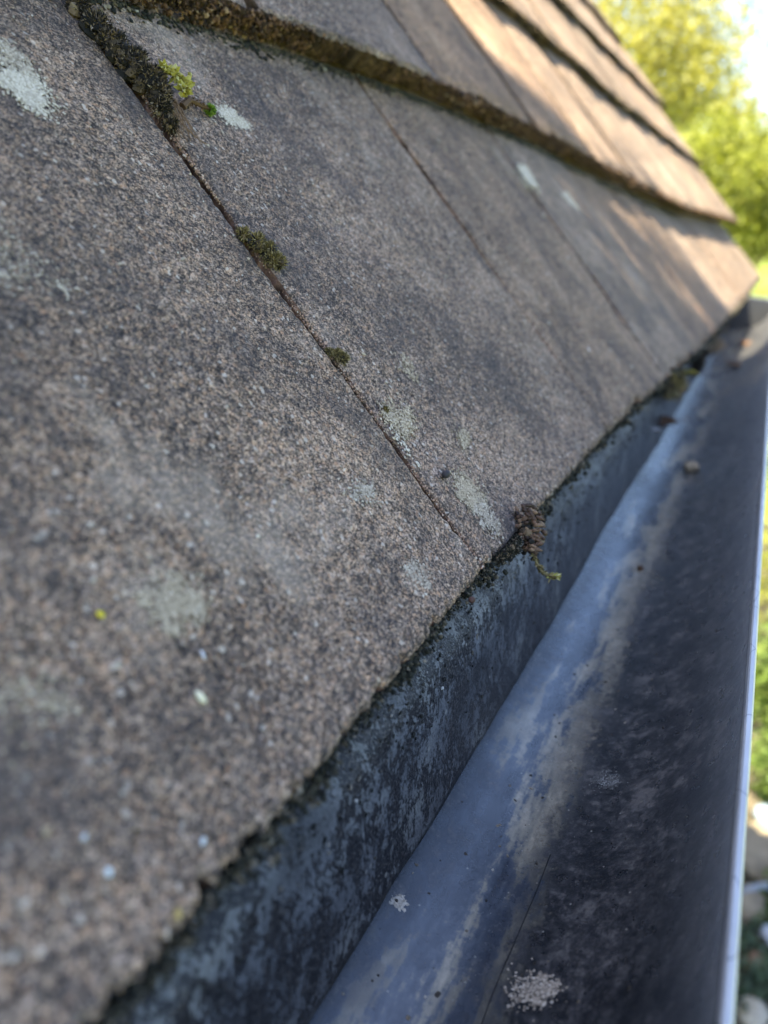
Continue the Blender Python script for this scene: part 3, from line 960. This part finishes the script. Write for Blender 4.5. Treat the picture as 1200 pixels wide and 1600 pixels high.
# crust of golden-brown moss on the exposed tile edges of the course above, and darker on the ones behind
for k, n, s0, s1, mat, lab in ((1, 9000, -.12, .75, MOSS_BROWN, 'golden brown moss crust on the exposed edges of the second tile course'),
                               (1, 2200, .7, 2.28, MOSS_BROWN, 'brown moss crust along the far edges of the second tile course'),
                               (2, 2400, -.1, 2.28, MOSS_DARK, 'dark moss crust on the exposed edges of the third tile course'),
                               (3, 1600, .3, 2.28, MOSS_DARK, 'dark moss crust on the exposed edges of the fourth tile course')):
    b = MB()
    s = rng.uniform(s0, s1, n)
    hn = rng.uniform(0, 1, n)
    lump = np.clip(.45 + .35 * np.sin(s * 140 + hn * 3) * np.sin(s * 61 + hn) + .35 * np.sin(s * 37 + 2) * np.sin(s * 23 + hn * 2), .05, 1.2)
    out = .0002 + .0034 * rng.uniform(0, 1, n) * lump
    P = U(s, VK(k, s) - out + .0006, NK(k, s) - .0012 - hn * (TT - .0024))
    far = 1.0 if k == 1 and s1 < 1 else 2.0
    crumbs(b, P, (.00025 + .0010 * rng.uniform(0, 1, n) ** 3) * far * (.5 + lump), jit=.45)
    m_ = n
    pick = rng.integers(0, n, m_)
    blades(b, P[pick], unit(rng.normal(size=(m_, 3)) + np.array((-.3, -.8, -.1))), rng.uniform(.001, .0024, m_) * far, .0006 * far, .4)
    tag(b.build('edge_moss', mat), lab, 'moss', kind='stuff')

b = MB()
n = 5200
s = rng.uniform(-.10, 1.2, n) ** 1.0
d_ = np.abs(rng.normal(size=n)) * .0032
P = U(s, V1(s) - d_ - .0006, surf(s, V1(s) - d_) + .0003)
crumbs(b, P, rng.uniform(.0003, .0010, n) * np.where(s > .4, 1.6, 1), NRM, .6, .4)
tag(b.build('foot_moss', GRIT_EAVE), 'dark mossy dirt lying at the foot of the second tile course', 'moss', kind='stuff')

# loose sand grains standing on the near tiles (too many to count)
b = MB()
n = 6000
s = rng.uniform(-.165, .19, n); v = rng.uniform(.002, .212, n)
ok = np.abs(s) > .002
s, v = s[ok], v[ok]
crumbs(b, U(s, v, surf(s, v) + .0001), rng.uniform(.00012, .00032, len(s)), NRM, .6, .35)
GRIT_SAND = island_mat('loose_sand', [(0, (.03, .03, .034)), (.4, (.09, .082, .078)), (.7, (.21, .175, .145)), (.93, (.33, .28, .23)), (1, (.52, .48, .42))])
tag(b.build('sand_grains', GRIT_SAND), 'loose sand grains scattered over the near tiles', 'sand', kind='stuff')
b = MB()
n = 190
s = rng.uniform(-.165, .55, n); v = rng.uniform(.004, .205, n)
ok = (np.abs((s + .09) % TW - .09) > .003) & ((s > -.10) | (rng.uniform(size=n) < .35))
s, v = s[ok], v[ok]
crumbs(b, U(s, v, surf(s, v) + .0001), rng.uniform(.0002, .0006, len(s)) * np.where(s > .2, 1.7, 1), NRM, .45, .35, 2.0)
tag(b.build('pale_specks', SPECK), 'tiny pale specks and flakes sprinkled over the tiles', 'specks', kind='stuff')


def chip(name, s, v, ln, wd, ang, c, label, cat, thick=.35):
    """small seed-like flake: tapered lens with a ridge"""
    mt = plain(name + '_skin', c, .55, 900, .18, .0001)
    org = rp(s, v, .0003)
    a = np.array((math.cos(ang), math.sin(ang) * CT, math.sin(ang) * ST)); bb = np.cross(NRM, a)
    prof = [(-1, .05), (-.8, .55), (-.35, .95), (.2, 1), (.7, .6), (1, .08)]
    b = MB(); rows = []
    for t_, w_ in prof:
        for q_ in range(8):
            th_ = q_ / 8 * 2 * math.pi
            rows.append(org + a * t_ * ln / 2 + bb * math.cos(th_) * w_ * wd / 2 + NRM * (math.sin(th_) * w_ * wd * thick + wd * thick * .8))
    fs = [[i * 8 + j, i * 8 + (j + 1) % 8, i * 8 + 8 + (j + 1) % 8, i * 8 + 8 + j] for i in range(5) for j in range(8)]
    b.add(rows, [np.array(fs)]); b.f += [list(range(8))[::-1], list(range(40, 48))]; b.mi += [0, 0]
    return tag(b.build(name, mt, None, tuple(org), True), label, cat, 'bits lying on the near tile')


chip('yellow_seed', -.1161, .0445, .0017, .0012, 2.0, (.62, .50, .03), 'bright yellow seed at the left side of the near tile', 'seed')
chip('cream_husk', -.1095, .0233, .0030, .0015, 1.7, (.72, .66, .46), 'cream husk lying low on the near tile below the round lichen', 'husk')
chip('white_flake', -.1390, .0120, .0015, .0011, 1.2, (.62, .68, .68), 'white flake at the lower left of the near tile', 'flake')
chip('white_flake', -.1246, .0053, .0014, .0009, .6, (.60, .64, .64), 'white flake nearest the gutter on the near tile', 'flake')
chip('white_flake', -.1389, .0180, .0011, .0008, .6, (.50, .54, .56), 'small white flake just above the lower left one', 'flake')
chip('white_flake', -.1036, .0290, .0020, .0006, 1.4, (.60, .62, .64), 'thin white sliver beside the cream husk', 'flake')
chip('ochre_grain', -.1345, .0006, .0018, .0013, .9, (.42, .30, .10), 'ochre grain on the tile edge at the bottom left', 'grain')
chip('dark_crumb', .0108, .0303, .0030, .0026, .4, (.035, .032, .035), 'dark crumb beside the joint above the grey rosette', 'crumb', .6)
chip('brown_pellet', -.0185, -.0022, .0022, .0020, .4, (.07, .035, .026), 'reddish brown pellet under the tile edge left of the dried clump', 'pellet', .5)


# ------------------------------------------------------------------ litter in the gutter
def gz(h):
    return GZ - math.sqrt(max(1e-8, GR * GR - (h - GH) ** 2))


def leaf(x, h, z, ln, wd, yaw, pitch, mat, label, curl=.35):
    """a curled fallen leaf: blade with midrib fold, and a stalk"""
    root = empty('fallen_leaf', (x, -h, EH + z))
    rot = Matrix.Rotation(yaw, 3, 'Z') @ Matrix.Rotation(pitch, 3, 'Y')
    b = MB(); rows = []
    nu, nv = 12, 7
    for i in range(nu):
        u = i / (nu - 1)
        w_ = wd * math.sin(math.pi * min(1, u ** .8)) * .5 + .0002
        for j in range(nv):
            q_ = j / (nv - 1) * 2 - 1
            p = Vector(((u - .5) * ln, q_ * w_ * (1 + .12 * math.sin(u * 30)), abs(q_) * w_ * .5 + curl * ln * (u - .4) ** 2 + random.uniform(-.0003, .0003)))
            rows.append(tuple(Vector((x, -h, EH + z + .0025)) + rot @ p))
    fs = [[i * nv + j, i * nv + nv + j, i * nv + nv + j + 1, i * nv + j + 1] for i in range(nu - 1) for j in range(nv - 1)]
    b.add(rows, [np.array(fs)])
    b.build('blade', mat, root, tuple(root.location), True)
    b = MB()
    a0 = Vector((x, -h, EH + z + .0025)) + rot @ Vector((-.5 * ln, 0, curl * ln * .16)); a1 = a0 + rot @ Vector((-.35 * ln, .03 * ln, .05 * ln))
    tube(b, [tuple(a0.lerp(a1, t_)) for t_ in (0, .33, .66, 1)], [.0005, .0004, .0004, .0005], 5)
    b.build('stalk', M_TWIG, root, tuple(root.location))
    return tag(root, label, 'leaf', 'fallen leaves in the gutter')


ST_PET = plain('white_petal', (.62, .60, .58), .6, 300, .1, .0002)
L_OR = plain('orange_leaf', (.20, .10, .04), .6, 300, .4, .0003)
L_BR = plain('brown_leaf', (.10, .052, .026), .65, 300, .45, .0003)
L_YG = plain('yellowing_leaf', (.30, .25, .05), .6, 300, .4, .0003)
L_TN = plain('tan_leaf', (.26, .18, .10), .6, 300, .4, .0003)
leaf(.470, .002, -.030, .030, .020, .5, -.3, L_OR, 'orange-brown leaf caught against the felt halfway along the gutter')
leaf(.545, .005, -.030, .028, .018, 1.4, .2, L_YG, 'yellow-green leaf beside the orange-brown one in the gutter')
leaf(.435, .007, -.054, .026, .022, 2.2, .3, L_BR, 'dark brown leaf lower down against the felt')
leaf(.880, .006, -.044, .050, .034, .3, -.4, L_TN, 'tan leaf further along under the tiles')
leaf(.760, .005, -.045, .040, .030, 1.0, .5, L_BR, 'dark curled leaf between the orange and the tan leaf')
leaf(.936, .038, gz(.038), .026, .020, 1.9, .0, L_BR, 'brown leaf lying on the bottom of the gutter near its end')
leaf(1.18, .040, gz(.040), .032, .024, .4, .0, L_BR, 'brown curled leaf on the gutter bottom closest to the stop end')
leaf(.380, .004, -.046, .014, .011, .4, .2, ST_PET, 'small white petal on the felt below the dark brown leaf')
for cs_, lab in (([(.40, -.012), (.425, -.020), (.45, -.018), (.475, -.026)], 'olive moss hanging under the tiles beside the orange-brown leaf'),
                 ([(.66, -.022), (.69, -.034), (.72, -.030), (.70, -.044)], 'black moss hanging under the tiles before the tan leaf'),
                 ([(.98, -.026), (1.02, -.034), (1.06, -.030)], 'dark moss hanging under the tiles past the tan leaf')):
    cushion('moss_clump', [np.array((x_, -.004, EH + z_)) for x_, z_ in cs_], [.010] * len(cs_), 200, MOSS_OLIVE if 'olive' in lab else MOSS_DARK, lab, .005, .0016, group='moss along the eaves')


def stone(name, x, y, z, sx, sy, sz, mat, label, cat, group=None, seed=0):
    """weathered stone: displaced sphere with flats"""
    r_ = np.random.default_rng(seed)
    nu, nv = 18, 12
    b = MB(); rows = []
    pl = unit(r_.normal(size=(9, 3)))
    dd = r_.uniform(.72, .95, 9)
    for i in range(nv + 1):
        ph = math.pi * i / nv
        for j in range(nu):
            a = 2 * math.pi * j / nu
            d = np.array((math.sin(ph) * math.cos(a), math.sin(ph) * math.sin(a), math.cos(ph)))
            k_ = pl @ d
            rr = min(1.0, (dd / np.maximum(k_, .05)).min()) * (1 + .03 * math.sin(7 * a + 5 * ph))
            rows.append((x + d[0] * rr * sx, y + d[1] * rr * sy, z + sz * .8 + d[2] * rr * sz))
    fs = [[i * nu + j, i * nu + nu + j, i * nu + nu + (j + 1) % nu, i * nu + (j + 1) % nu] for i in range(nv) for j in range(nu)]
    b.add(rows, [np.array(fs)])
    return tag(b.build(name, mat, None, (x, y, z), True), label, cat, group)


ST_TAN = plain('tan_stone', (.34, .27, .18), .85, 300, .3, .0006)
ST_CREAM = plain('cream_stone', (.40, .35, .27), .8, 40, .25, .003)
ST_WHITE = plain('white_stone', (.42, .43, .46), .8, 40, .2, .003)
ST_RED = plain('terracotta_shard', (.20, .10, .06), .8, 40, .35, .003)
ST_BLUE = plain('blue_grey_stone', (.17, .22, .28), .7, 40, .3, .003)
ST_BEIGE = plain('beige_stone', (.20, .165, .115), .85, 25, .3, .004)
stone('pebble', .400, -.0366, EH + gz(.0366) - .0005, .0080, .0058, .0048, ST_TAN, 'tan pebble resting on the gutter bottom halfway along', 'pebble', None, 3)
stone('pebble', .1985, -.0303, EH + gz(.0303) - .0004, .0022, .0018, .0016, L_BR, 'tiny brown crumb on the gutter bottom nearer than the tan pebble', 'pebble', None, 5)


GUT_DUST = island_mat('pale_dust', [(0, (.08, .08, .08)), (.6, (.17, .17, .165)), (1, (.30, .30, .28))], .95, .1)


def gutter_lichen(name, x, h, rx, rh, n, mat, label, size):
    a, c_ = blob(n)
    xx, hh = x + a * rx, h + c_ * rh
    zz = GZ - np.sqrt(GR ** 2 - (hh - GH) ** 2)
    P = np.stack([xx, -hh, EH + zz + .0001], -1)
    nn = np.stack([0 * xx, (hh - GH), -(zz - GZ)], -1)
    b = MB(); crumbs(b, P, rng.uniform(*size, len(xx)), nn, .35, .35, 1.4)
    return tag(b.build(name, mat, None, (x, -h, EH + gz(h))), label, 'lichen', 'pale crusts on the gutter wall')


def on_gutter(px, py):
    """where the line of sight of a photograph point meets the trough (used once to read positions off the photo)"""
    r = Vector(((px - 600) / 1150, -(py - 800) / 1150, -1)); r = cam.matrix_world.to_3x3() @ r
    y0, z0 = -CAM.y - GH, CAM.z - EH - GZ
    a = r.y ** 2 + r.z ** 2; b_ = 2 * (-y0 * r.y + z0 * r.z); c_ = y0 ** 2 + z0 ** 2 - GR ** 2
    t_ = (-b_ + math.sqrt(b_ * b_ - 4 * a * c_)) / (2 * a)
    return CAM.x + r.x * t_, -(CAM.y + r.y * t_)


gutter_lichen('lichen_patch', -.0655, .0455, .0050, .0062, 850, LICH_BEIGE, 'cream crust on the gutter wall at the bottom of the picture', (.0001, .00045))
gutter_lichen('lichen_patch', .0135, .0478, .0060, .0050, 520, GUT_DUST, 'pale smear in the middle of the dark gutter wall', (.0001, .00028))
gutter_lichen('bird_dropping', -.0575, .0068, .0020, .0018, 220, LICH_WHITE, 'small white dropping on the gutter bottom beside the felt', (.0002, .0005))
b = MB()
xs_ = np.linspace(-.095, -.0215, 30)
hs_ = .0377 + .0004 * np.sin(xs_ * 110) + np.clip(xs_ + .045, 0, 1) * .05
tube(b, np.stack([xs_, -hs_, EH + GZ - np.sqrt(GR ** 2 - (hs_ - GH) ** 2) + .0001], -1), .00016, 5)
tag(b.build('fibre', M_HAIR, None, (-.03, -.0372, EH + gz(.0372))), 'fine dark fibre lying along the bottom of the gutter', 'fibre')

b = MB()
n = 1500
xx = np.concatenate([rng.uniform(-.12, .4, 1000), rng.uniform(.3, 1.4, 500)])
hh = np.where(rng.uniform(size=n) < .6, rng.normal(.026, .010, n), rng.uniform(.006, .072, n)).clip(.006, .0735)
zz = GZ - np.sqrt(GR ** 2 - (hh - GH) ** 2)
keep = rng.uniform(size=n) < np.where(hh > .045, .45, 1)
crumbs(b, np.stack([xx, -hh, EH + zz + .0001], -1)[keep], ((.00010 + .0005 * rng.uniform(0, 1, n) ** 6) * np.where(xx > .4, 1.8, 1))[keep], np.stack([0 * xx, hh - GH, GZ - zz], -1)[keep], .6, .4, 1.6)
GRIT_GUT = island_mat('gutter_grit', [(0, (.012, .011, .010)), (.55, (.06, .05, .04)), (.85, (.22, .18, .13)), (1, (.50, .46, .40))])
tag(b.build('gutter_grit', GRIT_GUT), 'fine washed-down grit sprinkled along the inside of the gutter', 'grit', kind='stuff')

# ------------------------------------------------------------------ garden below: stones, hose, shrubs
stone('stone', 2.42, -.715, .015, .055, .045, .035, ST_WHITE, 'white stone in the bed beside the hose', 'stone', 'stones in the bed below', 11)
stone('stone', 2.04, -.660, .015, .070, .055, .040, ST_CREAM, 'cream stone at the very bottom right of the picture', 'stone', 'stones in the bed below', 12)
stone('stone', 2.27, -.665, .015, .075, .060, .030, ST_RED, 'reddish shard between the cream and the white stone', 'stone', 'stones in the bed below', 13)
stone('stone', 2.86, -.680, .010, .190, .120, .060, ST_BEIGE, 'large beige stone beyond the hose', 'stone', 'stones in the bed below', 14)
stone('stone', 3.12, -.700, .015, .090, .070, .050, ST_BLUE, 'blue-grey stone in front of the shrubs', 'stone', 'stones in the bed below', 15)
stone('stone', 2.55, -.640, .010, .110, .060, .040, ST_BEIGE, 'small beige stone under the hose', 'stone', 'stones in the bed below', 16)
b = MB()
t_ = np.linspace(0, 1, 40)
tube(b, np.stack([2.56 + .16 * t_ ** .6, -.60 - .35 * t_, .06 + .05 * np.sin(t_ * 3)], -1), .016, 8)
tag(b.build('hose', plain('grey_hose', (.22, .24, .27), .5, 60, .2, .001), None, (2.6, -.7, .05), True), 'grey hose curving over the stones below the gutter', 'hose')


def leafy(name, c, rad, nclump, nleaf, lsize, mat, label, cat, trunk, group=None, seed=1, wood=None, hollow=.35, shade_bough=None):
    """tree or shrub: branching stems and a crown of small leaves gathered in clumps"""
    global rng
    keep_, rng = rng, np.random.default_rng(seed)
    c = np.array(c, float); rad = np.array(rad, float); trunk = np.array(trunk, float)
    root = empty(name, tuple(trunk))
    d = unit(rng.normal(size=(nclump, 3)))
    cc = c + d * rad * rng.uniform(hollow, 1.0, (nclump, 1)) ** .6
    wb = MB()
    top = c - np.array((0, 0, rad[2] * .15))
    n_ = 9
    tl = np.linspace(0, 1, n_)[:, None]
    H = np.linalg.norm(top - trunk)
    sway = np.concatenate([np.sin(tl * 4) * .03 * H, np.cos(tl * 5) * .02 * H - .02 * H, 0 * tl], 1)
    path = trunk + (top - trunk) * tl + sway
    tube(wb, path, np.linspace(.035 * H + .006, .012 * H, n_), 8)
    for p in cc[::2]:
        a = path[rng.integers(n_ // 2, n_)]
        mid = (a + p) / 2 + rng.normal(size=3) * rad * .1 + np.array((0, 0, -.08 * H))
        q_ = np.linspace(0, 1, 6)[:, None]
        tube(wb, (1 - q_) ** 2 * a + 2 * q_ * (1 - q_) * mid + q_ ** 2 * p, np.linspace(.009 * H, .002 * H, 6), 5)
    wb.build('trunk', wood, root, tuple(trunk), True)
    lb, wb2 = MB(), MB()
    sz = rng.uniform(.13, .30, nclump)[:, None, None] * rad.mean()
    P = (cc[:, None] + rng.normal(size=(nclump, nleaf, 3)) * sz * np.array((1, 1, .7))).reshape(-1, 3)
    P[:, 2] = np.maximum(P[:, 2], .04)
    D = unit(rng.normal(size=P.shape) + np.array((0, 0, -.3)))
    blades(lb, P, D, rng.uniform(.7, 1.3, len(P)) * lsize, rng.uniform(.4, .65, len(P)) * lsize, .25, cup=.15)
    if shade_bough is not None:                       # an added leaf spray low on the tree, placed to shade the roof
        c2, sg2, nl2, ls2 = shade_bough
        a = path[-2]
        for p in c2[::3]:
            q_ = np.linspace(0, 1, 6)[:, None]
            tube(wb2, a + (p - a) * q_, np.linspace(.006 * H, .001 * H, 6), 5)
        P = (c2[:, None] + rng.normal(size=(len(c2), nl2, 3)) * sg2).reshape(-1, 3)
        blades(lb, P, unit(rng.normal(size=P.shape)), rng.uniform(.7, 1.3, len(P)) * ls2, rng.uniform(.4, .6, len(P)) * ls2, .25)
        wb2.build('shade_bough', wood, root, tuple(trunk), True)
    lb.build('crown', mat, root, tuple(trunk))
    rng = keep_
    return tag(root, label, cat, group)


BARK = plain('bark', (.13, .10, .075), .9, 18, .4, .02)
LF_YEL = island_mat('yellow_green_leaves', [(0, (.12, .13, .026)), (.3, (.30, .29, .065)), (.7, (.43, .41, .12)), (1, (.52, .50, .20))], .55, .3, .45, (1, .95, .5))
LF_LIME = island_mat('lime_leaves', [(0, (.06, .08, .014)), (.4, (.19, .215, .035)), (.75, (.30, .32, .06)), (1, (.39, .40, .10))], .55, .3, .45, (1, 1, .45))
LF_MID = island_mat('mid_green_leaves', [(0, (.025, .045, .010)), (.4, (.07, .115, .020)), (.8, (.12, .18, .032)), (1, (.20, .25, .06))], .5, .3, .35, (1, 1, .45))
LF_DK = island_mat('blue_green_leaves', [(0, (.02, .035, .018)), (.5, (.06, .095, .05)), (1, (.15, .20, .12))], .5, .35, .25)
TG = 'trees beyond the roof end'
leafy('tree', (15.0, 2.75, EH + 2.75), (1.6, 1.45, 2.2), 80, 190, .095, LF_YEL, 'tall airy yellow-green tree against the sky beyond the roof', 'tree', (15.0, 2.9, 0), TG, 21, BARK)
leafy('tree', (11.5, .62, EH + .62), (1.3, .95, .85), 90, 260, .065, LF_LIME, 'dense lime green tree right of the roof end', 'tree', (11.6, .5, 0), TG, 22, BARK)
leafy('tree', (19.0, 1.50, EH + 2.55), (1.0, .55, .50), 16, 90, .080, LF_YEL, 'thin tree tuft showing in the gap of sky at the top right', 'tree', (19.2, 1.3, 0), TG, 23, BARK)
leafy('tree', (24.0, 5.6, EH + 2.2), (2.6, 3.0, 3.0), 110, 160, .14, LF_LIME, 'green tree mostly hidden behind the roof slope', 'tree', (24, 5.6, 0), TG, 24, BARK)
leafy('tree', (22.0, -3.5, EH + .8), (2.4, 2.2, 2.4), 50, 110, .12, LF_LIME, 'green tree outside the right edge of the picture', 'tree', (22, -3.5, 0), TG, 25, BARK)
leafy('shrub', (16.0, .45, .75), (1.6, 1.4, .75), 50, 120, .06, LF_LIME, 'low sunlit shrub at the foot of the lime tree', 'shrub', (16, .45, 0), 'shrubs in the garden', 26, BARK)
leafy('shrub', (4.00, -.86, .42), (.42, .34, .38), 46, 110, .045, LF_MID, 'green shrub just beyond the blue-grey stone', 'shrub', (4.0, -.86, .01), 'shrubs in the garden', 27, BARK)
leafy('shrub', (5.20, -.98, .55), (.60, .42, .50), 54, 120, .050, LF_LIME, 'lighter green shrub behind the first one under the gutter edge', 'shrub', (5.2, -.98, .01), 'shrubs in the garden', 28, BARK)
leafy('shrub', (6.90, -1.1, .65), (.8, .55, .62), 50, 110, .055, LF_MID, 'farthest shrub below the gutter edge', 'shrub', (6.9, -1.1, .01), 'shrubs in the garden', 29, BARK)
leafy('shrub', (3.36, -.80, .26), (.26, .22, .24), 34, 110, .035, LF_MID, 'small green shrub close behind the blue-grey stone', 'shrub', (3.36, -.80, .01), 'shrubs in the garden', 34, BARK)
leafy('low_plant', (2.70, -.80, .06), (.16, .12, .06), 16, 40, .03, LF_MID, 'green low plant beside the large beige stone', 'plant', (2.70, -.80, .01), 'low plants in the bed', 35, BARK)
leafy('low_plant', (2.50, -.74, .05), (.10, .08, .05), 12, 36, .028, LF_MID, 'green low plant under the bend of the hose', 'plant', (2.50, -.74, .01), 'low plants in the bed', 36, BARK)
leafy('low_plant', (2.14, -.70, .06), (.13, .12, .05), 16, 26, .035, LF_DK, 'blue-green low plant between the cream stone and the reddish shard', 'plant', (2.14, -.70, .01), 'low plants in the bed', 30, BARK)
leafy('low_plant', (2.36, -.66, .05), (.09, .10, .045), 12, 24, .030, LF_DK, 'blue-green low plant beside the white stone', 'plant', (2.36, -.66, .01), 'low plants in the bed', 31, BARK)

# an unseen tree added behind the house so its crown shades the near roof
sh = np.array((-.47, .00, EH)) + np.array(SUN) / SUN.z * 3.9
r_ = np.random.default_rng(5)
bs, bv = r_.uniform(.30, 1.02, 70), r_.uniform(-.75, .03, 70)
bc = U(bs, bv) + np.array(SUN) * r_.uniform(2.7, 3.1, (70, 1))  # added leaf sprays along the sun line, shading the lowest course
leafy('tree', tuple(sh), (.95, .85, .75), 110, 190, .10, LF_MID, 'unseen tree added behind the house to shade the near end of the roof', 'tree', (sh[0] - .5, 3.6, 0), TG, 33, BARK, 0.0, (bc, .035, 34, .05))
